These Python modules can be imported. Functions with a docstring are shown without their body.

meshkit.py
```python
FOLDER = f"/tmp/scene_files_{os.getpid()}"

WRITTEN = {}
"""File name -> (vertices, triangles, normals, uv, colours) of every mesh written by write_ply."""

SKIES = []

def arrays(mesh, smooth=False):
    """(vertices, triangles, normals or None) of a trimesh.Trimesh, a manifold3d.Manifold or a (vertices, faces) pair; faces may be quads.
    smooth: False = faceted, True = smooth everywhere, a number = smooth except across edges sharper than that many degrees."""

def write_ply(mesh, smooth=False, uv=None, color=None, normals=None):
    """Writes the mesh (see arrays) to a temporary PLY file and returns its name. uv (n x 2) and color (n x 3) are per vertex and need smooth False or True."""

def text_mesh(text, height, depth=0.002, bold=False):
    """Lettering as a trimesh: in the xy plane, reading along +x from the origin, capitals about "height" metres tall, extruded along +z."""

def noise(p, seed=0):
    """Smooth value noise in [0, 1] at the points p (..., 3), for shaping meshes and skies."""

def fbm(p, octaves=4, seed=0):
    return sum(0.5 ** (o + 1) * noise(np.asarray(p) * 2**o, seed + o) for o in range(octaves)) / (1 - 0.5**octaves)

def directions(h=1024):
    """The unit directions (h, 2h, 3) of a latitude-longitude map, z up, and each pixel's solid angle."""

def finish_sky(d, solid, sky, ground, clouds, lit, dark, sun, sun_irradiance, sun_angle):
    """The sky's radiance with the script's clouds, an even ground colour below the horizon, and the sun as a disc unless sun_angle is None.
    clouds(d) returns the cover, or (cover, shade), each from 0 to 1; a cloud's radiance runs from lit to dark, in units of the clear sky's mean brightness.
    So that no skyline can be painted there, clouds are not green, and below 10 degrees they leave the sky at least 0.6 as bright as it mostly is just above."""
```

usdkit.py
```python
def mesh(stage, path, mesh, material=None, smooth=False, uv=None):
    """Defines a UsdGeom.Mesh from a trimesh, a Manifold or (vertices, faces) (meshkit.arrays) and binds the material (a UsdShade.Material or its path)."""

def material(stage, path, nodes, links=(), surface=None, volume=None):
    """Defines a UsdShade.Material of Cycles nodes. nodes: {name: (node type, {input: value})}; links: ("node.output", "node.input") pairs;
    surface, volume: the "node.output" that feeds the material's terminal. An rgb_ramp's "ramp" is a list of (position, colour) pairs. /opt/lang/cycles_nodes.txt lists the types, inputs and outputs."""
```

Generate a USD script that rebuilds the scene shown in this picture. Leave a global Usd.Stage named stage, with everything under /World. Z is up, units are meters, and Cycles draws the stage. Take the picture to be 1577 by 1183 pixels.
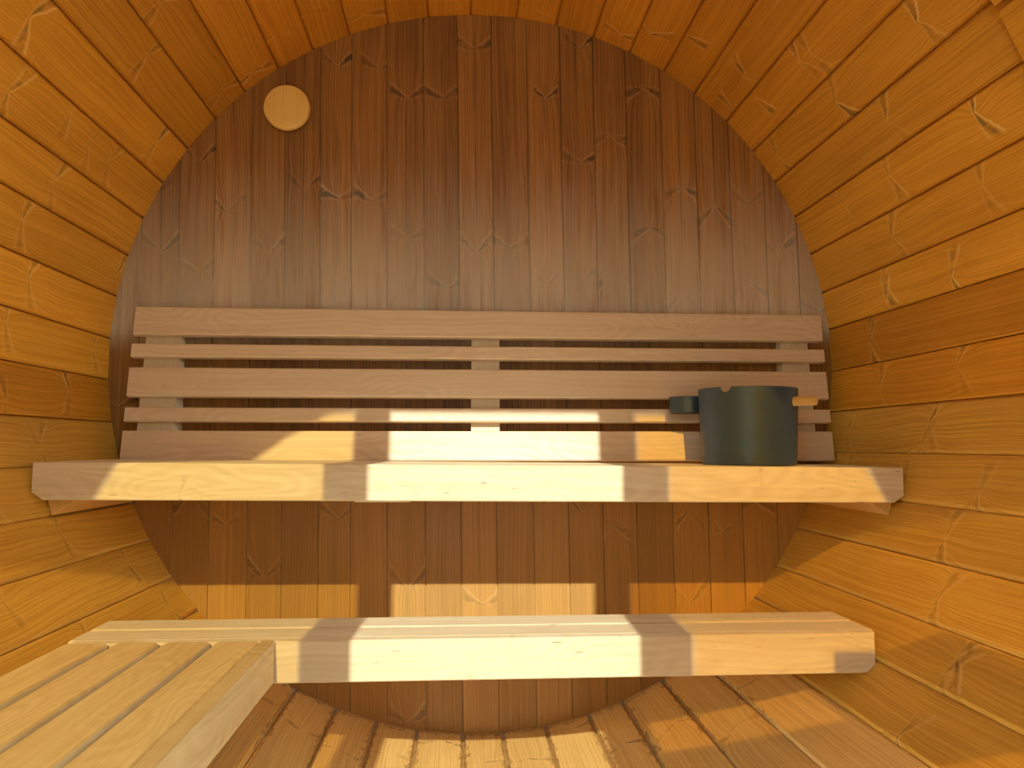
"""Inside a barrel sauna: two pale benches, a backrest, a dark bucket, low sun through the front glass. Units: metres (barrel radius 1 m)."""
import math
import random

import numpy as np
import trimesh
import manifold3d as m3
from shapely.geometry import Polygon, Point, box as sbox
from pxr import Gf, Sdf, Usd, UsdGeom, UsdLux, UsdShade, Vt
import usdkit

random.seed(7)
rng = np.random.default_rng(7)
stage = Usd.Stage.CreateInMemory()
UsdGeom.SetStageUpAxis(stage, UsdGeom.Tokens.z)
UsdGeom.SetStageMetersPerUnit(stage, 1.0)
UsdGeom.Xform.Define(stage, "/World")
UsdGeom.Scope.Define(stage, "/World/Looks")

# ---------------------------------------------------------------- camera, sky, sun, exposure
CAM_X, CAM_Z, CAM_D = -0.0592, -0.2365, 2.0926
YAW, PITCH, ROLL, FPX = 0.0684, 0.0816, 0.0027, 1170.8
EXPOSURE = -0.08
SUN_DIR = np.array([0.037, 1.0, -0.56])
SUN_POWER = 1.30
SUN_COLOR = (1.0, 1.06, 0.92)
SKY_POWER = 8.4


def camera():
    f = np.array([math.sin(YAW) * math.cos(PITCH), math.cos(YAW) * math.cos(PITCH), math.sin(PITCH)])
    r = np.array([math.cos(YAW), -math.sin(YAW), 0])
    u = np.cross(r, f)
    r, u = math.cos(ROLL) * r + math.sin(ROLL) * u, -math.sin(ROLL) * r + math.cos(ROLL) * u
    c = UsdGeom.Camera.Define(stage, "/World/camera")
    m = np.eye(4)
    m[0, :3], m[1, :3], m[2, :3], m[3, :3] = r, u, -f, (CAM_X, -CAM_D, CAM_Z)
    c.AddTransformOp().Set(Gf.Matrix4d(m.tolist()))
    c.CreateHorizontalApertureAttr(36.0)
    c.CreateVerticalApertureAttr(36.0 * 1183 / 1577)
    c.CreateFocalLengthAttr(36.0 * FPX / 1577)
    c.CreateClippingRangeAttr(Gf.Vec2f(0.02, 1000))
    c.CreateExposureAttr(EXPOSURE)


camera()

sky = UsdLux.DomeLight.Define(stage, "/World/sky")
sky.CreateIntensityAttr(SKY_POWER)
sky_mat = usdkit.material(stage, "/World/Looks/sky_air", {
    "tc": ("texture_coordinate", {}),
    "xyz": ("separate_xyz", {}),
    "grad": ("rgb_ramp", {"ramp": [(0.0, (0.34, 0.36, 0.34)), (0.495, (0.40, 0.42, 0.40)), (0.505, (1.0, 1.24, 1.17)), (0.56, (0.95, 1.24, 1.27)), (0.75, (0.62, 0.88, 1.15)), (1.0, (0.40, 0.66, 1.05))]}),
    "mul": ("math", {"math_type": "multiply_add", "value2": 0.5, "value3": 0.5}),
    "n": ("noise_texture", {"scale": 3.0, "detail": 6.0, "roughness": 0.6}),
    "nr": ("map_range", {"from_min": 0.48, "from_max": 0.7, "clamp": True}),
    "above": ("map_range", {"from_min": 0.02, "from_max": 0.12, "clamp": True}),
    "cm": ("math", {"math_type": "multiply"}),
    "cl": ("mix", {"color2": (1.15, 1.25, 1.3)}),
    "bg": ("background_shader", {"strength": 1.0}),
}, [("tc.generated", "xyz.vector"), ("xyz.z", "mul.value1"), ("mul.value", "grad.fac"), ("tc.generated", "n.vector"), ("n.fac", "nr.value"), ("xyz.z", "above.value"), ("above.result", "cm.value1"), ("nr.result", "cm.value2"), ("cm.value", "cl.fac"), ("grad.color", "cl.color1"), ("cl.color", "bg.color")], surface="bg.background")
UsdShade.MaterialBindingAPI.Apply(sky.GetPrim()).Bind(sky_mat)

sun = UsdLux.DistantLight.Define(stage, "/World/sun")
sun.CreateAngleAttr(0.55)
sun.CreateNormalizeAttr(True)
sun.CreateIntensityAttr(SUN_POWER)
sun.CreateColorAttr(Gf.Vec3f(*SUN_COLOR))
_d = SUN_DIR / np.linalg.norm(SUN_DIR)
_x = np.cross([0, 0, 1.0], -_d); _x /= np.linalg.norm(_x)
_m = np.eye(4); _m[0, :3], _m[1, :3], _m[2, :3] = _x, np.cross(-_d, _x), -_d
sun.AddTransformOp().Set(Gf.Matrix4d(_m.tolist()))

# ---------------------------------------------------------------- scene helpers
_taken = {}


def numbered(path):
    n = _taken.get(path, -1) + 1
    _taken[path] = n
    return path if n == 0 else f"{path}_{n:03d}"


def tag(prim, label=None, cat=None, group=None, kind=None):
    for k, v in (("label", label), ("category", cat), ("group", group), ("kind", kind)):
        if v:
            prim.SetCustomDataByKey(k, v)
    return prim


def thing(name, label, cat, loc=(0, 0, 0), kind=None, rot=None):
    x = UsdGeom.Xform.Define(stage, numbered("/World/" + name))
    x.AddTranslateOp().Set(Gf.Vec3d(*map(float, loc)))
    if rot is not None:
        x.AddRotateXYZOp().Set(Gf.Vec3f(*map(float, rot)))
    return tag(x.GetPrim(), label, cat, kind=kind)


def path_of(parent):
    return "/World" if parent is None else str(parent.GetPath())


def obj(name, mesh, mat, parent=None, smooth=False, label=None, wood=None, **props):
    """One mesh prim. wood: (n x 3) board coordinates per vertex (across, along, depth); props: constant float3 primvars read by the wood materials."""
    path = numbered(path_of(parent) + "/" + name)
    if wood is None:
        m = usdkit.mesh(stage, path, mesh, MAT[mat], smooth=smooth)
    else:
        m = usdkit.mesh(stage, path, mesh, MAT[mat], smooth=False)
        api = UsdGeom.PrimvarsAPI(m)
        w = np.asarray(wood, np.float32)
        api.CreatePrimvar("wc", Sdf.ValueTypeNames.Float3Array, "vertex").Set(Vt.Vec3fArray.FromNumpy(w))
        for k, v in props.items():
            api.CreatePrimvar(k, Sdf.ValueTypeNames.Float3Array, "vertex").Set(Vt.Vec3fArray.FromNumpy(np.tile(np.asarray(v, np.float32), (len(w), 1))))
    return tag(m.GetPrim(), label)


# ---------------------------------------------------------------- shader graph builder
class Graph:
    def __init__(self):
        self.nodes, self.links, self.n = {}, [], 0

    def node(self, kind, out, **inputs):
        self.n += 1
        name = f"n{self.n}"
        plain = {}
        for k, v in inputs.items():
            if isinstance(v, str) and "." in v and v.split(".")[0] in self.nodes:
                self.links.append((v, f"{name}.{k}"))
            else:
                plain[k] = v
        self.nodes[name] = (kind, plain)
        return f"{name}.{out}"

    def math(self, op, a, b=0.0, c=0.0, clamp=False):
        d = dict(math_type=op, value1=a, value2=b, value3=c)
        if clamp:
            d["use_clamp"] = True
        return self.node("math", "value", **d)

    def add(self, a, b): return self.math("add", a, b)
    def sub(self, a, b): return self.math("subtract", a, b)
    def mul(self, a, b): return self.math("multiply", a, b)
    def div(self, a, b): return self.math("divide", a, b)
    def mad(self, a, b, c): return self.math("multiply_add", a, b, c)
    def abs(self, a): return self.math("absolute", a)
    def max(self, a, b): return self.math("maximum", a, b)
    def min(self, a, b): return self.math("minimum", a, b)
    def step(self, v, lo, hi, a=0.0, b=1.0):
        return self.node("map_range", "result", range_type="smoothstep", value=v, from_min=lo, from_max=hi, to_min=a, to_max=b, clamp=True)
    def gauss(self, v, width):
        q = self.div(v, width)
        return self.math("exponent", self.mul(self.mul(q, q), -1.0))
    def attr(self, name):
        a = self.node("attribute", "vector", attribute=name)
        s = self.node("separate_xyz", "x", vector=a).split(".")[0]
        return f"{s}.x", f"{s}.y", f"{s}.z"
    def vec(self, x, y, z): return self.node("combine_xyz", "vector", x=x, y=y, z=z)
    def noise(self, v, scale=1.0, detail=2.0, rough=0.5, dist=0.0):
        return self.node("noise_texture", "fac", vector=v, scale=scale, detail=detail, roughness=rough, distortion=dist)
    def mix(self, f, a, b, mode="mix"): return self.node("mix", "color", mix_type=mode, fac=f, color1=a, color2=b)

    def make(self, name, surface):
        return usdkit.material(stage, "/World/Looks/" + name, self.nodes, self.links, surface=surface)


MAT = {}


def wood_material(name, light, dark, knots=3, pith=0.0, ring=220.0, ring_amt=0.5, fibre_amt=0.3, knot_dark=(0.05, 0.025, 0.008), knot_light=(0.62, 0.40, 0.17), slope=0.9,
                  core_amt=1.0, rim_amt=0.6, rough=(0.42, 0.6), bump=0.25, ticks=0.0, stain=0.0, wav=0.004, spec=0.5, arm=0.16, grey_shading=0.0, flame=0.0):
    g = Graph()
    a, l, t = g.attr("wc")
    tone, sat, bid = g.attr("tone")          # brightness, half-board difference, board number
    idv = g.mul(bid, 3.71)
    lw = g.noise(g.vec(g.mul(l, 2.2), idv, 0.3), detail=2.0)
    c = g.mul(g.sub(lw, 0.5), wav * 8)
    x = g.sub(a, c)
    warp = 0.0
    core_sum, rim_sum = 0.0, 0.0
    jig = g.mul(g.sub(g.noise(g.vec(g.mul(a, 26.0), g.mul(l, 16.0), idv), detail=3.0), 0.5), 0.024)
    for k in range(knots):
        k0, k1, k2 = g.attr(f"kn{k}")         # across, along, and way of the V * (strength 1..9 + half width in metres)
        s = g.math("sign", k2)
        ak = g.abs(k2)
        strength = g.mul(g.mad(g.math("floor", ak), 0.1, 0.08), g.step(ak, 0.5, 1.0))
        size = g.math("fraction", ak)
        dx = g.sub(a, k0)
        da = g.abs(dx)
        sl = g.mad(g.math("sine", g.mul(g.add(k1, k0), 173.0)), 0.28 * slope, 0.82 * slope)
        tt = g.add(g.sub(g.sub(l, k1), g.mul(g.mul(s, da), sl)), jig)
        tt = g.mul(tt, s)
        w = g.mad(da, arm, 0.0022)
        fade = g.math("subtract", 1.0, g.step(da, g.mul(size, 0.85), g.mul(size, 1.15)))
        side = g.math("sine", g.mul(g.add(k1, k0), 91.0))                  # one arm stronger than the other
        fade = g.mul(g.mul(fade, strength), g.add(1.0, g.mul(side, g.step(dx, -0.01, 0.01, -0.45, 0.45))))
        lens = g.mul(g.gauss(g.add(tt, w), w), g.step(da, 0.001, 0.012, 0.35, 1.0))
        core = g.mul(lens, fade)
        rim = g.mul(g.max(g.gauss(g.sub(tt, g.mul(w, 0.75)), g.mad(w, 0.35, 0.0014)), g.mul(g.gauss(g.add(tt, g.mul(w, 2.3)), g.mad(w, 0.3, 0.001)), 0.6)), fade)
        wp = g.mul(g.gauss(tt, 0.035), fade)
        core_sum = core if core_sum == 0.0 else g.max(core_sum, core)
        rim_sum = rim if rim_sum == 0.0 else g.max(rim_sum, rim)
        warp = wp if warp == 0.0 else g.max(warp, wp)
    ax = g.abs(x) if pith else x
    if knots:
        ax = g.mul(ax, g.add(1.0, g.mul(warp, 0.55)))
    # growth rings: stripes along the board
    rings = g.noise(g.vec(g.mul(ax, ring), g.mul(l, 1.3), g.add(idv, g.mul(t, 40.0))), detail=2.0, rough=0.55)
    rings = g.step(rings, 0.36, 0.64)
    wave = g.node("wave_texture", "fac", wave_type="bands", bands_direction="x", profile="saw", vector=g.vec(g.mad(g.noise(g.vec(g.mul(ax, 14.0), g.mul(l, 0.9), idv), detail=1.0), 0.05, ax), 0.0, 0.0), scale=ring * 0.26, distortion=0.6, detail=1.0)
    fibre = g.noise(g.vec(g.mul(a, 900.0), g.mul(l, 14.0), g.add(idv, g.mul(t, 300.0))), detail=2.0)
    blotch = g.noise(g.vec(g.mul(a, 9.0), g.mul(l, 2.4), idv), detail=3.0, rough=0.6)
    f = g.add(g.mul(rings, ring_amt * 0.6), g.mul(wave, ring_amt * 0.4))
    f = g.add(f, g.mul(g.sub(fibre, 0.5), fibre_amt))
    f = g.add(f, g.mul(g.sub(blotch, 0.5), 0.9))
    if flame:                                 # contour-like figure of flat-sawn wood
        fn = g.noise(g.vec(g.mul(g.add(a, g.mul(l, 0.04)), 11.0), g.mul(l, 3.2), idv), detail=1.0, rough=0.4)
        fl = g.math("sine", g.mul(fn, 95.0))
        f = g.add(f, g.mul(g.mul(fl, flame), g.step(g.noise(g.vec(g.mul(a, 6.0), g.mul(l, 2.5), g.add(idv, 7.0)), detail=1.0), 0.42, 0.62)))
    f = g.add(f, 0.5 - ring_amt * 0.5)
    f = g.math("add", f, 0.0, clamp=True)
    col = g.mix(f, tuple(light), tuple(dark))
    if pith:
        side = g.step(x, -0.002, 0.002, -1.0, 1.0)
        col = g.mix(1.0, col, g.node("combine_color", "color", r=g.mad(side, g.mul(sat, 0.75), 1.0), g=g.mad(side, g.mul(sat, 0.9), 1.0), b=g.mad(side, sat, 1.0)), "multiply")
        line = g.mul(g.gauss(x, 0.0016), g.step(g.noise(g.vec(g.mul(l, 3.0), idv, 4.0)), 0.47, 0.6))
        col = g.mix(g.mul(line, pith), col, tuple(0.35 * np.array(dark)))
        pale = g.mul(g.gauss(g.sub(x, 0.006), 0.0022), g.step(g.noise(g.vec(g.mul(l, 4.0), idv, 9.0)), 0.56, 0.68))
        col = g.mix(g.mul(pale, 0.4), col, tuple(1.25 * np.array(light)))
    if knots:
        brk = g.step(g.noise(g.vec(g.mul(a, 40.0), g.mul(l, 40.0), g.add(idv, 5.0)), detail=2.0), 0.3, 0.62)
        col = g.mix(g.mul(rim_sum, rim_amt), col, tuple(knot_light))
        col = g.mix(g.mul(g.mul(core_sum, brk), core_amt), col, tuple(knot_dark))
    if ticks:
        tk = g.noise(g.vec(g.mul(a, 260.0), g.mul(l, 26.0), g.add(idv, 2.0)), detail=1.0)
        tk = g.mul(g.step(tk, 0.70, 0.76), g.step(g.noise(g.vec(g.mul(a, 20.0), g.mul(l, 5.0), idv)), 0.5, 0.65))
        col = g.mix(g.mul(tk, ticks), col, tuple(0.4 * np.array(dark)))
    if grey_shading:                               # greyed streaks along the boards, plus the wall's light falloff by height painted in
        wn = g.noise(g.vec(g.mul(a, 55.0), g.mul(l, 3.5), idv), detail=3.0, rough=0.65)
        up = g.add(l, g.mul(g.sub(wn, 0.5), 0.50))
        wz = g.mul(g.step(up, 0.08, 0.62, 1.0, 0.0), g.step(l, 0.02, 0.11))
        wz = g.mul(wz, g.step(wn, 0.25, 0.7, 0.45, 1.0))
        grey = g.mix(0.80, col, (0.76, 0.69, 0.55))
        col = g.mix(g.mul(wz, grey_shading), col, grey)
        low = g.step(g.add(l, g.mul(g.sub(wn, 0.5), 0.25)), -0.40, -0.25, 0.34, 0.0)   # paler below the bench: light painted in to offset the darker base
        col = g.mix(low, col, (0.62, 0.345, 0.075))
    if stain:                                 # dried water marks with ragged rims along the joints and the wall end of the floor staves
        e, wl, _ = g.attr("edge")             # distance to the nearest joint, distance to the back wall
        ns = g.noise(g.vec(g.mul(a, 45.0), g.mul(l, 28.0), idv), detail=4.0, rough=0.6)
        d = g.min(g.add(e, g.step(l, -0.75, -0.3, 0.02, 0.0)), g.mul(g.max(wl, 0.0), 0.45))
        d = g.sub(d, g.mul(g.sub(ns, 0.46), 0.05))
        rimline = g.gauss(g.sub(d, 0.003), 0.0017)
        wet = g.math("subtract", 1.0, g.step(d, -0.002, 0.006))
        col = g.mix(g.mul(wet, 0.28 * stain), col, (0.22, 0.09, 0.022))
        col = g.mix(g.mul(rimline, 0.6 * stain), col, (0.10, 0.025, 0.006))
    col = g.mix(1.0, col, g.node("combine_color", "color", r=tone, g=tone, b=tone), "multiply")
    more = {}
    if bump:
        more["normal"] = g.node("bump", "normal", height=g.noise(g.vec(g.mul(a, 420.0), g.mul(l, 6.0), idv), detail=0.0), strength=bump, distance=0.001)
    p = g.node("principled_bsdf", "BSDF", base_color=col, roughness=g.mad(f, rough[1] - rough[0], rough[0]), specular_ior_level=spec, **more)
    MAT[name] = g.make(name, p)


wood_material("wall_pine", (0.425, 0.192, 0.040), (0.185, 0.070, 0.009), knots=4, pith=0.75, ring=330.0, ring_amt=0.85, fibre_amt=0.5, knot_dark=(0.085, 0.042, 0.014), knot_light=(0.62, 0.38, 0.16), slope=1.15, arm=0.2, core_amt=1.6, rim_amt=0.55, grey_shading=1.0)
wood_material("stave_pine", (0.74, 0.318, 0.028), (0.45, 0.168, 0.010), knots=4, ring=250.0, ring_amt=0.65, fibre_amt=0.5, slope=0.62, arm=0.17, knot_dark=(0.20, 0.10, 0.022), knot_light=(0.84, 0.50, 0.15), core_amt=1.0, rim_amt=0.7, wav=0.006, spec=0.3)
wood_material("floor_pine", (0.80, 0.50, 0.165), (0.52, 0.27, 0.068), knots=4, ring=250.0, ring_amt=0.65, fibre_amt=0.5, slope=0.62, arm=0.17, knot_dark=(0.16, 0.08, 0.02), knot_light=(0.82, 0.52, 0.20), core_amt=1.0, rim_amt=0.6, stain=1.0)
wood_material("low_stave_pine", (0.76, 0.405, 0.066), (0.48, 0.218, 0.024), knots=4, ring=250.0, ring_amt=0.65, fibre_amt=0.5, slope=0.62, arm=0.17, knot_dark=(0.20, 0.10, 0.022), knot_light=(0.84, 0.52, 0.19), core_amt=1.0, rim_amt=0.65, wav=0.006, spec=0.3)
wood_material("bench_alder", (0.77, 0.625, 0.42), (0.63, 0.47, 0.275), knots=4, ring=90.0, ring_amt=0.6, fibre_amt=0.3, flame=0.2, slope=0.6, knot_dark=(0.30, 0.16, 0.07), knot_light=(0.86, 0.64, 0.38), core_amt=0.6, rim_amt=0.5, ticks=0.9, wav=0.01, rough=(0.45, 0.6), bump=0.0)
wood_material("backrest_alder", (0.84, 0.65, 0.45), (0.71, 0.51, 0.32), knots=4, ring=90.0, ring_amt=0.6, fibre_amt=0.3, flame=0.2, slope=0.6, knot_dark=(0.30, 0.16, 0.07), knot_light=(0.80, 0.58, 0.34), core_amt=0.6, rim_amt=0.4, ticks=0.5, wav=0.01, rough=(0.45, 0.6), bump=0.0)
wood_material("side_alder", (0.68, 0.46, 0.195), (0.55, 0.345, 0.125), knots=2, ring=90.0, ring_amt=0.6, fibre_amt=0.3, flame=0.2, slope=0.6, knot_dark=(0.30, 0.16, 0.07), knot_light=(0.82, 0.60, 0.30), core_amt=0.6, rim_amt=0.5, ticks=0.5, wav=0.01, rough=(0.45, 0.6), bump=0.0)  # darker, yellower alder: blocked doorway light put into the bench colour
wood_material("support_aspen", (0.74, 0.60, 0.42), (0.60, 0.45, 0.28), knots=1, ring=260.0, ring_amt=0.6, core_amt=0.4, rough=(0.5, 0.65))
wood_material("rod_pine", (0.86, 0.54, 0.18), (0.70, 0.38, 0.09), knots=0, ring=300.0, ring_amt=0.6)
wood_material("vent_pine", (0.96, 0.66, 0.20), (0.86, 0.50, 0.11), knots=0, ring=330.0, ring_amt=0.8, rough=(0.3, 0.45))


def simple(name, color, rough=0.5, metal=0.0, **kw):
    g = Graph()
    n = g.noise(g.node("texture_coordinate", "object"), scale=35.0, detail=3.0)
    c = g.mix(n, tuple(0.85 * np.array(color)), tuple(1.12 * np.array(color)))
    p = g.node("principled_bsdf", "BSDF", base_color=c, roughness=g.mad(n, 0.12, rough - 0.06), metallic=metal, **kw)
    MAT[name] = g.make(name, p)


simple("dark_anodised", (0.022, 0.035, 0.041), 0.42, 0.0, specular_ior_level=0.6)
simple("dark_steel", (0.06, 0.06, 0.06), 0.5, 0.6)
simple("pale_stone", (0.58, 0.53, 0.46), 0.8)
simple("opal_glass", (0.82, 0.70, 0.52), 0.3)


def pane_material(name, tint):
    g = Graph()
    tr = g.node("transparent_bsdf", "BSDF", color=tint)
    gl = g.node("glossy_bsdf", "BSDF", color=(1, 1, 1), roughness=0.02)
    fr = g.node("fresnel", "fac", IOR=1.45)
    MAT[name] = g.make(name, g.node("mix_closure", "closure", fac=fr, closure1=tr, closure2=gl))


pane_material("bronze_glass", (0.77, 0.67, 0.41))
pane_material("amber_glass", (0.73, 0.54, 0.19))

# ---------------------------------------------------------------- mesh helpers


def prism(outer_pts, t0, t1, bevel=0.0, first=True, last=True):
    """A convex outline (n x 2, counter-clockwise) extruded from t0 to t1, the outline's edges bevelled at both ends. Returns vertices (u, v, t), faces."""
    p = np.asarray(outer_pts, float)
    if bevel:
        inner = np.array(Polygon(p).buffer(-bevel, join_style=2).exterior.coords)[:-1]
        if Polygon(inner).exterior.is_ccw is False:
            inner = inner[::-1]
        # start at the vertex nearest the first outer vertex
        k = int(np.argmin(np.hypot(*(inner - p[0]).T)))
        inner = np.roll(inner, -k, axis=0)
        if len(inner) != len(p):
            inner = p
            bevel = 0.0
    layers = [(inner, t0), (p, t0 + bevel), (p, t1 - bevel), (inner, t1)] if bevel else [(p, t0), (p, t1)]
    if bevel and not last:
        layers = layers[:3]
        layers[2] = (p, t1)
    n = len(p)
    v = np.vstack([np.column_stack([q, np.full(n, t)]) for q, t in layers])
    f = []
    for s in range(len(layers) - 1):
        for i in range(n):
            j = (i + 1) % n
            a, b, c, d = s * n + i, s * n + j, (s + 1) * n + j, (s + 1) * n + i
            f += [(a, b, c), (a, c, d)]
    m = (len(layers) - 1) * n
    for i in range(1, n - 1):
        f += [(0, i + 1, i), (m, m + i, m + i + 1)]
    return v, np.array(f)


def place(v, origin, U, V, T):
    return np.asarray(origin, float) + v[:, :1] * np.asarray(U, float) + v[:, 1:2] * np.asarray(V, float) + v[:, 2:3] * np.asarray(T, float)


def split_flat(v, f, *arrays):
    """Unshared vertices, so that every face is flat; the arrays follow."""
    i = f.ravel()
    return (v[i], np.arange(len(i)).reshape(-1, 3), *[np.asarray(x)[i] for x in arrays])


_board = [0]


def board(name, mat, parent, outline, thick, origin, U, V, T, bevel=0.002, knots=(), tone=1.0, half=0.0, along="u", label=None, edge=None, last=True, n_kn=4, off=None, t0=0.0):
    """A plank: outline in (u, v), thickness along T. Wood coordinates: along u or v."""
    _board[0] += 1
    v, f = prism(outline, t0, t0 + thick, bevel, last=last)
    w = np.column_stack([v[:, 1], v[:, 0], v[:, 2]]) if along == "u" else v.copy()
    props = {"tone": (tone, half, _board[0] if off is None else off)}
    for k in range(n_kn):
        props[f"kn{k}"] = knots[k] if k < len(knots) else (0, 99, 0)
    P = place(v, origin, U, V, T)
    if np.dot(np.cross(U, V), T) < 0:
        f = f[:, ::-1]
    if edge is not None:
        props["edge"] = (9, 9, 0)
    return obj(name, (P, f), mat, parent, wood=w, label=label, **props)


def rect(u0, u1, v0, v1):
    return [(u0, v0), (u1, v0), (u1, v1), (u0, v1)]


# ---------------------------------------------------------------- barrel shell
MEASURED = [125.0, 118.7, 112.3, 105.7, 99.1, 92.1, 84.6, 77.9, 71.4, 64.9, 58.3, 52.1, 45.0, 38.3, 32.0, 25.3, 18.6, 11.9, 5.7, -1.2, -7.8, -14.4, -20.9, -27.5, -34.4, -40.6, -47.2, -53.8, -60.4, -67.4, -73.0, -79.9, -86.5,
            -92.5, -99.5, -105.8, -112.2, -118.9, -125.3, -131.7, -138.1, -144.4, -151.0, -157.3, -163.7, -170.0, -176.5, 177.1 - 360, 170.5 - 360, 163.9 - 360, 157.6 - 360, 151.2 - 360, 144.5 - 360, 138.0 - 360, 131.6 - 360]
FRONT_Y, BACK_Y = -1.95, 0.09
WALL_FRONT = -1.82
SHELL = Polygon([(math.cos(math.radians(q)), math.sin(math.radians(q))) for q in MEASURED])

wall_l = thing("wall_left", "left curved side of the barrel built of long orange-brown staves", "wall", kind="structure")
wall_r = thing("wall_right", "right curved side of the barrel built of long orange-brown staves", "wall", kind="structure")
ceil = thing("ceiling", "arched top of the barrel built of dark amber staves", "ceiling", kind="structure")
floor = thing("floor", "rounded barrel bottom of water-stained staves below the low bench", "floor", kind="structure")


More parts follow.
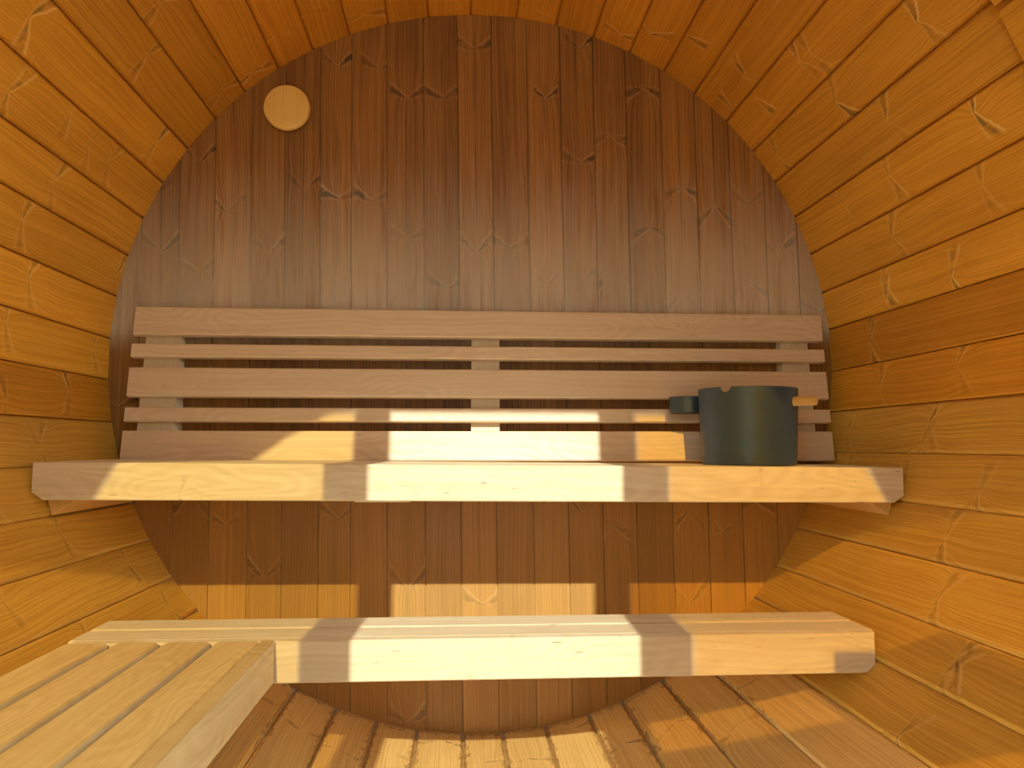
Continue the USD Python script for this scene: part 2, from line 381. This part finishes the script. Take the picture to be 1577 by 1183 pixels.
def stave(q0, q1, index):
    p0, p1 = (np.array([math.cos(math.radians(q)), 0, math.sin(math.radians(q))]) for q in (q0, q1))
    mid = (p0 + p1) / 2
    out = mid / np.linalg.norm(mid)
    U = p1 - p0
    w = np.linalg.norm(U)
    U = U / w
    h, th = w / 2, 0.042
    ang = (q0 + q1) / 2
    ang = ang + 360 if ang < -180 else ang
    low = -172 < ang < -8
    cw, cd = (0.0068, 0.0088) if low else (0.005, 0.0035)
    if ang > 25 and ang < 155:
        cw, cd = 0.0055, 0.004
    k = math.tan(math.radians(abs(q0 - q1)) / 2)
    s = lambda d: h + d * k
    out_pts = [(-h + cw, 0.0), (h - cw, 0.0), (s(cd) - 0.0012, cd), (s(0.012) - 0.0012, 0.012), (s(0.012), 0.012), (s(th), th), (-s(th), th), (-s(0.012), 0.012), (-s(0.012) + 0.0012, 0.012), (-s(cd) + 0.0012, cd)]
    parent = floor if -132 < ang < -48 else wall_r if -48 <= ang < 50 else ceil if 50 <= ang < 130 else wall_l
    v, f = prism(out_pts, FRONT_Y, BACK_Y)
    _board[0] += 1
    n = _board[0]
    w3 = np.column_stack([v[:, 0], v[:, 2], v[:, 1]])
    P = mid + v[:, :1] * U + v[:, 1:2] * out + v[:, 2:3] * np.array([0, 1.0, 0])
    if np.dot(np.cross(U, out), [0, 1, 0]) < 0:
        f = f[:, ::-1]
    r = random.Random(n * 31 + 5)
    kn = STAVE_KNOTS.get(index)
    if kn is None:
        kn, at = [], -r.uniform(0.05, 0.35)
        while at > -1.5 and len(kn) < 4:
            kn.append((r.uniform(-0.03, 0.03), at, r.choice([-1, 1]) * (r.randint(2, 6) + r.uniform(0.045, 0.065))))
            at -= r.uniform(0.22, 0.5)
    props = {"tone": (r.uniform(0.9, 1.1) * (1.13 if 58 < ang < 122 else 1.0), 0.0, n)}  # top staves lightened in colour to stand in for bounced light
    for i in range(4):
        props[f"kn{i}"] = kn[i] if i < len(kn) else (0, 99, 0)
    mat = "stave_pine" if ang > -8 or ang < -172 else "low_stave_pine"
    if parent is floor:
        mat = "floor_pine"
        # distance fields need inner vertices: a strip of quads across the inner face
        us = np.array([-h + cw, -h + cw + 0.03, 0.0, h - cw - 0.03, h - cw])
        ys = np.array([FRONT_Y, BACK_Y])
        gv = np.array([(u, 0.0, y) for y in ys for u in us])
        base = len(v)
        keep = [tri for tri in f if not all(abs(v[i, 1]) < 1e-9 for i in tri)]
        gf = []
        for i in range(4):
            a, b, c, d = base + i, base + i + 1, base + 5 + i + 1, base + 5 + i
            gf += [(a, b, c), (a, c, d)]
        gf = np.array(gf)
        v = np.vstack([v, gv])
        P = mid + v[:, :1] * U + v[:, 1:2] * out + v[:, 2:3] * np.array([0, 1.0, 0])
        tri = P[gf[0]]
        if np.dot(np.cross(tri[1] - tri[0], tri[2] - tri[0]), -out) < 0:
            gf = gf[:, ::-1]
        f = np.vstack([np.array(keep), gf])
        w3 = np.column_stack([v[:, 0], v[:, 2], v[:, 1]])
    o = obj("stave", (P, f), mat, parent, wood=w3, **props)
    if parent is floor:
        e = np.column_stack([np.clip(h - np.abs(v[:, 0]), 0, None), -v[:, 2], np.zeros(len(v))]).astype(np.float32)
        UsdGeom.PrimvarsAPI(UsdGeom.Mesh(o)).CreatePrimvar("edge", Sdf.ValueTypeNames.Float3Array, "vertex").Set(Vt.Vec3fArray.FromNumpy(e))


STAVE_KNOTS = {1: [(0.043, -0.171, 2.06)], 2: [(0.006, -0.079, 4.06)], 6: [(-0.057, -0.028, -3.06)], 9: [(0.029, -0.128, -6.06)], 10: [(0.047, -0.2, -5.06)], 11: [(-0.058, -0.065, -4.06), (-0.031, -0.216, -5.06)], 12: [(0.037, -0.185, -5.06), (0.013, -0.409, -5.06), (0.003, -0.454, -3.06)], 13: [(-0.013, -0.083, -4.06), (-0.005, -0.423, -6.06), (0.005, -0.749, -7.06)], 14: [(-0.002, -0.531, -4.06)], 15: [(0.039, -0.228, -3.06), (0.012, -0.454, -4.06), (0.03, -0.755, -9.06)], 16: [(-0.001, -0.385, -3.06), (0.011, -0.7, -3.06)], 17: [(-0.029, -0.301, -5.06), (0.017, -0.301, -5.06), (-0.024, -0.554, -7.06)], 18: [(-0.008, -0.21, -6.06), (0.028, -0.212, -3.06)], 19: [(-0.01, -0.25, -3.06), (0.017, -0.551, -4.06)], 20: [(0.0, -0.121, -3.06), (-0.045, -0.453, -4.06), (0.008, -0.469, -5.06)], 22: [(-0.005, -0.62, -5.06)], 23: [(-0.012, -0.677, -4.06)], 24: [(-0.023, -0.799, -4.06), (0.016, -0.806, -8.06)], 25: [(-0.045, -0.807, -6.06)], 26: [(-0.055, -0.302, -4.06)], 27: [(0.009, -0.43, -3.06)], 28: [(0.021, -0.266, -4.06)], 29: [(-0.003, -0.247, -6.06)], 41: [(-0.017, -0.18, 5.06), (-0.029, -0.668, 3.06)], 42: [(-0.019, -0.397, 3.06)], 44: [(0.016, -0.37, 3.06), (-0.055, -0.399, 2.06)], 46: [(-0.015, -0.09, 3.06), (-0.021, -0.466, 4.06)], 47: [(-0.015, -0.407, 5.06)], 48: [(0.011, -0.033, 4.06), (-0.011, -0.478, 5.06)], 49: [(-0.003, -0.424, 4.06)], 50: [(-0.012, -0.269, 3.06), (-0.014, -0.373, 2.06), (-0.041, -0.478, 3.06), (0.011, -0.661, 5.06)], 51: [(-0.011, -0.143, 6.06), (-0.007, -0.716, 7.06)], 52: [(-0.018, -0.396, 5.06)], 53: [(-0.007, -0.08, 4.06), (0.001, -0.49, 5.06)], 54: [(0.015, -0.055, 7.06)]}
for i, q in enumerate(MEASURED):
    nxt = MEASURED[(i + 1) % len(MEASURED)]
    if nxt > q:
        nxt -= 360
    stave(nxt, q, i)

# back wall: upright boards, the whole disc turned a degree as it stands in the barrel
TILT = 0.0165
wall_back = thing("wall_back", "round back wall of upright brown boards with V-shaped knots", "wall", kind="structure")
BX = np.array([math.cos(TILT), 0, math.sin(TILT)])
BZ = np.array([-math.sin(TILT), 0, math.cos(TILT)])
_c, _s = math.cos(TILT), math.sin(TILT)
disc = Polygon([((x * _c + z * _s) * 0.9992, (-x * _s + z * _c) * 0.9992) for x, z in SHELL.exterior.coords])
JOINTS = [-1.02, -0.9214, -0.8232, -0.7288, -0.6300, -0.5393, -0.4429, -0.3573, -0.2600, -0.1566, -0.0601, 0.0362, 0.1370, 0.2335, 0.3288, 0.4225, 0.5241, 0.6238, 0.7215, 0.8213, 0.9144, 1.02]
WALL_KNOTS = {1: [(0.003, 0.299, 7.055), (-0.023, 0.461, 1.05)], 3: [(-0.015, 0.417, 5.05), (-0.005, -0.435, 7.03)], 4: [(0.002, 0.296, 6.045), (0.002, -0.577, 9.055)], 5: [(0.007, 0.48, 3.045)], 6: [(0.003, 0.835, 5.05), (0.008, 0.455, 8.055), (0.009, -0.427, 5.05)], 7: [(0.029, 0.834, 3.05), (0.008, 0.452, 5.055)], 8: [(0.007, 0.75, 4.05), (0.008, 0.343, 3.05), (0.005, -0.616, 5.05), (0.002, -0.962, 7.05)], 9: [(0.006, 0.751, 4.05), (0.015, 0.2, 7.055)], 10: [(0.003, 0.897, 4.06), (-0.001, 0.302, 6.05), (0.007, -0.664, 5.05)], 11: [(-0.003, 0.317, 5.055)], 12: [(0.005, 0.757, 6.035), (0.001, 0.217, 5.03)], 13: [(0.012, 0.902, 5.045), (0.01, 0.565, 4.055), (0.003, 0.221, 4.035), (-0.007, -0.423, 5.03)], 14: [(-0.002, 0.648, -3.05), (0.004, 0.255, -6.05), (-0.018, -0.464, -5.05)], 15: [(0.001, 0.793, -5.05), (0.008, 0.379, -6.045)], 16: [(0.008, 0.496, -5.05), (-0.002, 0.188, -7.05), (-0.004, -0.426, -6.04), (-0.012, -0.673, 4.05)], 17: [(0.002, 0.443, -6.05), (-0.007, -0.481, 5.02)], 18: [(0.002, 0.45, 2.05), (-0.002, 0.218, -5.05), (-0.008, -0.401, -6.05)], 19: [(-0.013, 0.305, 5.05)]}
for i in range(21):
    u0, u1 = JOINTS[i], JOINTS[i + 1]
    mid_u = (u0 + u1) / 2 if 0 < i < 20 else (u1 - 0.05 if i == 0 else u0 + 0.05)
    n = _board[0] = _board[0] + 1
    r = random.Random(n * 77 + 3)
    kn = WALL_KNOTS.get(i)
    if kn is None:
        kn, at = [], r.uniform(0.15, 0.75)
        while len(kn) < 4 and at > -1:
            kn.append((r.uniform(-0.006, 0.006), at, (1 if r.random() < 0.7 else -1) * (r.randint(3, 7) + r.uniform(0.04, 0.055))))
            at -= r.uniform(0.3, 0.55)
    props = {"tone": (r.uniform(0.86, 1.1), r.uniform(-0.13, 0.13), n)}
    for k in range(4):
        props[f"kn{k}"] = kn[k] if k < len(kn) else (0, 99, 0)
    parts_v, parts_f, nv = [], [], 0
    for inset, y0, y1 in ((0.0017, 0.0, 0.006), (0.0, 0.006, 0.042)):
        g = disc.intersection(sbox(u0 + inset, -1.2, u1 - inset, 1.2))
        p = np.array(g.exterior.coords)[:-1]
        if not g.exterior.is_ccw:
            p = p[::-1]
        v, f = prism(p, y0, y1)
        parts_v.append(v); parts_f.append(f + nv); nv += len(v)
    v, f = np.vstack(parts_v), np.vstack(parts_f)
    w3 = np.column_stack([v[:, 0] - mid_u, v[:, 1], v[:, 2]])
    P = v[:, :1] * BX + v[:, 1:2] * BZ + v[:, 2:3] * np.array([0, 1.0, 0])
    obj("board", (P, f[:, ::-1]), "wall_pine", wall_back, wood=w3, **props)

# ---------------------------------------------------------------- front wall: boards above the door head, two posts, glass at both sides, the door stands open
HEAD, RIM = 0.842, 0.947
POST_L, POST_R = (-0.3970, -0.3045), (0.2430, 0.3440)
wall_f = thing("wall_front", "front wall of the barrel around the glazed opening and open doorway", "wall", kind="structure")
opening = Point(-0.0175, 0.010).buffer(RIM, 96).intersection(sbox(-2, -2, 2, HEAD))
front_disc = Polygon([(x * 0.9992, z * 0.9992) for x, z in SHELL.exterior.coords])
ringshape = front_disc.difference(opening)


def front_piece(name, shape, y0, y1, mat, parent, **kw):
    for g in getattr(shape, "geoms", [shape]):
        if g.area < 2e-4:
            continue
        me = trimesh.creation.extrude_polygon(g, y1 - y0, engine="earcut")
        v = np.array(me.vertices); f = np.array(me.faces)
        P = np.column_stack([v[:, 0], y1 - v[:, 2], v[:, 1]])
        n = _board[0] = _board[0] + 1
        obj(name, (P, f), mat, parent, wood=np.column_stack([v[:, 0] % 0.1 - 0.05, v[:, 1], v[:, 2]]), tone=(1, 0.05, n), **{f"kn{k}": (0, 99, 0) for k in range(4)})


for k in range(-10, 10):
    strip = sbox(k * 0.1 + 0.0008, -1.2, (k + 1) * 0.1 - 0.0008, 1.2)
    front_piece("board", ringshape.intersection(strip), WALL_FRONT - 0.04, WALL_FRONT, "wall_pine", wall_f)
for (a0, a1) in (POST_L, POST_R):
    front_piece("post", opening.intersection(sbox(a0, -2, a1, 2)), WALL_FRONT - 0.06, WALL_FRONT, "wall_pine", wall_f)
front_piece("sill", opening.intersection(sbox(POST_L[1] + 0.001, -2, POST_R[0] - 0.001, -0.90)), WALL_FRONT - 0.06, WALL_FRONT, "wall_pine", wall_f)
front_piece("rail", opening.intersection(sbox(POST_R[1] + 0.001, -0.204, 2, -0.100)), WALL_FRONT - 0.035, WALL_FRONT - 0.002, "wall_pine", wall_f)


def window(name, shape, label, glass):
    w = thing(name, label, "window", kind="structure")
    me = trimesh.creation.extrude_polygon(shape, 0.006, engine="earcut")
    v = np.array(me.vertices)
    obj("pane", (np.column_stack([v[:, 0], WALL_FRONT - 0.040 - v[:, 2], v[:, 1]]), np.array(me.faces)), glass, w)


window("window_1", opening.intersection(sbox(-2, -2, POST_L[0] - 0.001, 2)).buffer(-0.001), "bronze glass left of the doorway behind the viewer", "bronze_glass")
window("window_2", opening.intersection(sbox(POST_R[1] + 0.001, -2, 2, 2)).buffer(-0.001), "amber glass right of the doorway behind the viewer", "amber_glass")

# ground outside the front
gr = trimesh.creation.box((16, 14, 0.1)); gr.apply_translation((0, -2.02 - 7, -1.3))
o = obj("terrace", gr, "pale_stone"); tag(o, "pale stone terrace outside the sauna front", "terrace", kind="structure")

X3, Y3, Z3 = np.eye(3)

# ---------------------------------------------------------------- upper bench
SL = -0.0054                                   # it sits a little lower at the right


def bz(x): return SL * x


upper = thing("upper_bench", "pale upper bench spanning the barrel with a thick sunlit front board", "bench", (0, 0, -0.277))
UX = np.array([1, 0, SL]); UX /= np.linalg.norm(UX); UZ = np.array([-UX[2], 0, UX[0]])
ap = [(-0.912, -0.0775), (0.9045, -0.0775), (0.9265, -0.062), (0.9265, 0.0), (-0.9365, 0.0), (-0.9365, -0.062)]
board("front_board", "bench_alder", upper, ap, 0.028, (0, -0.455, 0), UX, UZ, Y3, bevel=0.0022, knots=[(-0.066, -0.64, 6.04), (-0.066, 0.125, 6.045), (-0.03, -0.865, 3.012), (-0.02, 0.60, 3.02)], tone=1.02)
for i, y in enumerate((-0.4255, -0.322, -0.2185)):
    hw = 0.938 if i else 0.932
    board("slat", "bench_alder", upper, rect(-hw - 0.004, hw - 0.006, y, y + 0.092), 0.028, (0, 0, -0.0282), UX, Y3, UZ, bevel=0.002, tone=random.uniform(0.95, 1.03))
for sx in (-1, 1):
    pr = [(sx * 0.9185, -0.108), (sx * 0.9445, -0.0285), (sx * 0.80, -0.0285)]
    if sx > 0:
        pr = [(x, z - 0.006) for x, z in pr]
        pr[1] = (0.942, -0.0338); pr[2] = (0.80, -0.0338)
    area = sum(pr[i][0] * pr[(i + 1) % 3][1] - pr[(i + 1) % 3][0] * pr[i][1] for i in range(3))
    pr = pr if area > 0 else pr[::-1]
    board("support_rail", "rod_pine", upper, pr, 0.395, (0, -0.405, 0), X3, Z3, Y3, bevel=0.0015, along="v", label="wedge-shaped bearer under the left end" if sx < 0 else "wedge-shaped bearer under the right end")
board("cross_batten", "bench_alder", upper, rect(-0.285, -0.165, -0.0815, -0.0300), 0.38, (0, -0.42, 0), X3, Z3, Y3, bevel=0.002)

# ---------------------------------------------------------------- backrest
back = thing("backrest", "reclined backrest of five pale horizontal slats against the back wall", "backrest", (0.0165, -0.105, -0.2757))
bl = math.atan2(0.0562, 0.4061)
BU = np.array([1, 0, 0.0028]); BU /= np.linalg.norm(BU)
BV = np.array([0, math.sin(bl), math.cos(bl)])
BT = np.array([0, math.cos(bl), -math.sin(bl)])
L_ = 1 / math.cos(bl)
for i, (z0, z1) in enumerate(((0.1304, 0.0553), (0.0309, -0.0041), (-0.0323, -0.1079), (-0.1370, -0.1728), (-0.1969, -0.2752))):
    v0, v1 = (z1 + 0.2757) * L_, (z0 + 0.2757) * L_
    kn = [[(0.37, 0.55, 3.01)], [(0.26, -0.48, 3.01)], [(0.2, -0.84, 2.01)], [(0.1, -0.19, 4.01)], [(0.03, -0.6, 3.02)]][i]
    board("slat", "backrest_alder", back, rect(-0.932, 0.932, v0, v1), 0.028, (0, 0, 0), BU, BV, BT, bevel=0.003, knots=kn, tone=random.uniform(0.95, 1.04))
for x0, x1 in ((-0.907, -0.816), (-0.0455, 0.0305), (0.820, 0.898)):
    top_v = 0.385
    y_of = lambda v: math.sin(bl) * v + 0.028 * math.cos(bl)      # front face, local y
    prof = [(y_of(0.0) + 0.0005, 0.002), (0.1035, 0.002), (0.1035, top_v * math.cos(bl)), (y_of(top_v) + 0.0005, top_v * math.cos(bl))]
    v, f = prism(prof, x0, x1)
    _board[0] += 1
    P = np.column_stack([v[:, 2], v[:, 0], v[:, 1]])
    obj("upright", (P, f), "support_aspen", back, wood=np.column_stack([v[:, 2] - x0, v[:, 1], v[:, 0]]), tone=(1.0, 0, _board[0]), kn0=(0.04, 0.33, 3.02))

# ---------------------------------------------------------------- lower bench
lower = thing("lower_bench", "pale lower bench along the back wall crossing two post shadows", "bench", (0, 0, -0.597))
ap = [(-0.748, -0.0765), (0.735, -0.0765), (0.7515, -0.060), (0.7515, 0.0), (-0.763, 0.0), (-0.763, -0.060)]
board("front_board", "bench_alder", lower, ap, 0.026, (0, -0.628, 0), X3, Z3, Y3, bevel=0.0022, knots=[(-0.055, -0.04, 4.03), (-0.02, 0.04, 3.03), (-0.01, 0.25, 2.02)], tone=1.0)
for y0, y1 in ((-0.6015, -0.5255), (-0.5165, -0.4355)):
    board("slat", "bench_alder", lower, rect(-0.778, 0.763, y0, y1), 0.028, (0, 0, -0.0285), X3, Y3, Z3, bevel=0.0025, tone=random.uniform(0.97, 1.03))
for x in (-0.6, 0.0, 0.6):
    board("cross_batten", "bench_alder", lower, rect(x - 0.03, x + 0.03, -0.060, -0.0290), 0.155, (0, -0.60, 0), X3, Z3, Y3, bevel=0.002)

# ---------------------------------------------------------------- side bench at the left
side = thing("side_bench", "four-slat side bench at the left running towards the viewer", "bench", (0, 0, -0.594))
Y_FAR, Y_NEAR = -0.6335, -1.74
board("front_board", "side_alder", side, [(Y_NEAR, -0.0775), (Y_FAR, -0.0775), (Y_FAR, 0), (Y_NEAR, 0)], 0.026, (-0.3955, 0, 0), Y3, Z3, -X3, bevel=0.0022, tone=0.80)  # toned down: shade on this face put into its colour
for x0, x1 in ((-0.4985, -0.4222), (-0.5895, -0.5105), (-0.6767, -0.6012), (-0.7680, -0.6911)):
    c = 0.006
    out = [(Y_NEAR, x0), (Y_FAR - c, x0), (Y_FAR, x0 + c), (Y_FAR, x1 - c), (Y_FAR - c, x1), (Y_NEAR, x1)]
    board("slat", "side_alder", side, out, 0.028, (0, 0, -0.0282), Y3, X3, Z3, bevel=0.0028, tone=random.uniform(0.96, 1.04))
for y in (-0.72, -1.15, -1.62):
    board("cross_batten", "side_alder", side, rect(-0.735, -0.4225, -0.060, -0.0286), 0.05, (0, y, 0), X3, Z3, Y3, bevel=0.002)

# ---------------------------------------------------------------- bucket and ladle
BC = np.array([0.648, -0.265, -0.2796])
H_B = 0.1840
AZ = math.radians(46)
DIR = np.array([math.cos(AZ), -math.sin(AZ), 0.0])        # the handle's way: right and towards the viewer
ROD_Z = 0.1505
bucket = thing("bucket", "black round water bucket with a notched rim on the upper bench", "bucket", tuple(BC))


def lathe(prof, n=96):
    return trimesh.creation.revolve(np.array(prof, float), sections=n)


def to_m3(t):
    return m3.Manifold(m3.Mesh(np.asarray(t.vertices, np.float32), np.asarray(t.faces, np.uint32)))


r0, r1, th = 0.1115, 0.1183, 0.003
body = lathe([(0, 0), (r0 - 0.004, 0), (r0 - 0.0012, 0.0012), (r0, 0.004), (r1, H_B - 0.001), (r1 - 0.001, H_B), (r1 - th + 0.001, H_B), (r1 - th, H_B - 0.001), (r0 - th, 0.004), (0, 0.004)], 128)
body.merge_vertices(); body.fix_normals()
bm = to_m3(body)
hole = m3.Manifold.cylinder(0.5, 0.0125, 0.0125, 40).translate((0, 0, -0.25)).rotate((0, 90, 0)).rotate((0, 0, -46)).translate((0, 0, ROD_Z))
cut = m3.Manifold.cylinder(0.3, 0.0130, 0.0130, 40).rotate((90, 0, 0)).rotate((0, 0, -46)).translate((0, 0, H_B + 0.0005))
bm = bm - hole - cut
obj("body", bm, "dark_anodised", bucket, smooth=35)
water = m3.Manifold.cylinder(0.07, r0 - th - 0.001, r0 - th + 0.0016, 64).translate((0, 0, 0.0045))

ladle = thing("ladle", "black ladle cup with a round wooden handle pushed through the bucket", "ladle", tuple(BC + [0, 0, ROD_Z]))
cc = -0.1660 * DIR
cup = lathe([(0, -0.0215), (0.040, -0.0215), (0.0435, -0.0205), (0.0450, -0.0180), (0.0460, 0.0205), (0.0452, 0.0215), (0.0438, 0.0215), (0.0430, 0.0205), (0.0425, -0.0180), (0, -0.0180)], 72)
cup.merge_vertices(); cup.fix_normals(); cup.apply_translation(cc)
obj("cup", cup, "dark_anodised", ladle, smooth=35, label="black metal cup")
rod = lathe([(0, 0), (0.0100, 0), (0.0112, 0.0012), (0.0112, 0.2878), (0.0100, 0.289), (0, 0.289)], 40)
rod.merge_vertices(); rod.fix_normals()
rv = np.array(rod.vertices)
T0 = -0.1205
PERP = np.array([math.sin(AZ), math.cos(AZ), 0])
P = (T0 + rv[:, 2:3]) * DIR + rv[:, :1] * PERP + rv[:, 1:2] * Z3
vv, ff, nn = __import__("meshkit").arrays((P, np.array(rod.faces) if np.dot(np.cross(PERP, Z3), DIR) > 0 else np.array(rod.faces)[:, ::-1]), 40)
obj("handle", (vv, ff), "rod_pine", ladle, wood=np.column_stack([(vv @ PERP), vv @ DIR, vv @ Z3]), tone=(1, 0, 7), label="round wooden handle")

# ---------------------------------------------------------------- vent plug on the back wall
vent = thing("vent_plug", "round light wooden vent plug high on the back wall", "vent", (-0.5428, 0.0, 0.6938))
dv = lathe([(0, 0.012), (0.058, 0.012), (0.0618, 0.014), (0.0633, 0.018), (0.0633, 0.026), (0.0618, 0.0305), (0.0585, 0.033), (0.045, 0.0345), (0, 0.035)], 96)
dv.merge_vertices(); dv.fix_normals()
v = np.array(dv.vertices)
P = np.column_stack([v[:, 0], -v[:, 2], v[:, 1]])
vv, ff, _ = __import__("meshkit").arrays((P, np.array(dv.faces)), 30)
d = obj("disc", (vv, ff), "vent_pine", vent, wood=np.column_stack([vv[:, 0], vv[:, 2], vv[:, 1]]), tone=(1, 0, 3))
st = lathe([(0, 0.0003), (0.03, 0.0003), (0.03, 0.0125), (0, 0.0125)], 32)
st.merge_vertices(); st.fix_normals()
v = np.array(st.vertices)
obj("stem", (np.column_stack([v[:, 0], -v[:, 2], v[:, 1]]), np.array(st.faces)), "vent_pine", vent, wood=v, tone=(0.9, 0, 4))

# ---------------------------------------------------------------- wall lamp at the upper right edge of the view
LA = math.radians(31.0)
lamp = thing("wall_lamp", "wooden wall lamp base with pale shade at the upper right edge", "lamp", (0, 0, 0))


def tangent(deg0, deg1, r):
    p0, p1 = (np.array([math.cos(math.radians(q)), 0, math.sin(math.radians(q))]) * r for q in (deg0, deg1))
    U = (p1 - p0) / np.linalg.norm(p1 - p0)
    return p0, U, np.linalg.norm(p1 - p0), np.array([U[2], 0, -U[0]])


for d0, d1 in ((20.0, 30.55), (31.25, 42.0)):
    p0, U, w, out_n = tangent(d0, d1, 0.992)
    inn = -out_n if np.dot(out_n, p0) > 0 else out_n
    board("base_plate", "stave_pine", lamp, rect(0, w, -1.19, -0.9165), 0.009, p0, U, Y3, inn, bevel=0.0015, along="v")
p0, U, w, out_n = tangent(27.6, 40.5, 0.978)
inn = -out_n if np.dot(out_n, p0) > 0 else out_n
c0 = p0 + U * w / 2 + inn * 0.004
sh = m3.Manifold.hull(m3.Manifold.cube((w, 0.15, 0.008), True) + m3.Manifold.cube((w * 0.92, 0.13, 0.022), True).translate((0, 0, 0.0075)))
M4 = np.eye(4)[:3]
M4[:, 0], M4[:, 1], M4[:, 2], M4[:, 3] = U, (0, 1, 0), inn, c0 + np.array([0, -1.088, 0])
if np.linalg.det(M4[:, :3]) < 0:
    M4[:, 0] *= -1
obj("glass_shade", sh.transform(M4), "opal_glass", lamp, label="pale opal shade")

# ---------------------------------------------------------------- unseen box added behind the viewer to shadow the lower bench's right end
box_t = thing("added_box", "small dark box added unseen behind the viewer to cast a bench shadow", "box", (0.703, -1.838, -0.100))
bb = m3.Manifold.hull(m3.Manifold.cube((0.160, 0.028, 0.122), True) + m3.Manifold.cube((0.154, 0.034, 0.116), True)).translate((0, 0, 0.077))
obj("body", bb, "dark_steel", box_t)
for x in (-0.066, 0.066):
    obj("foot", m3.Manifold.cube((0.012, 0.02, 0.018), True).translate((x, 0, 0.009)), "dark_steel", box_t)
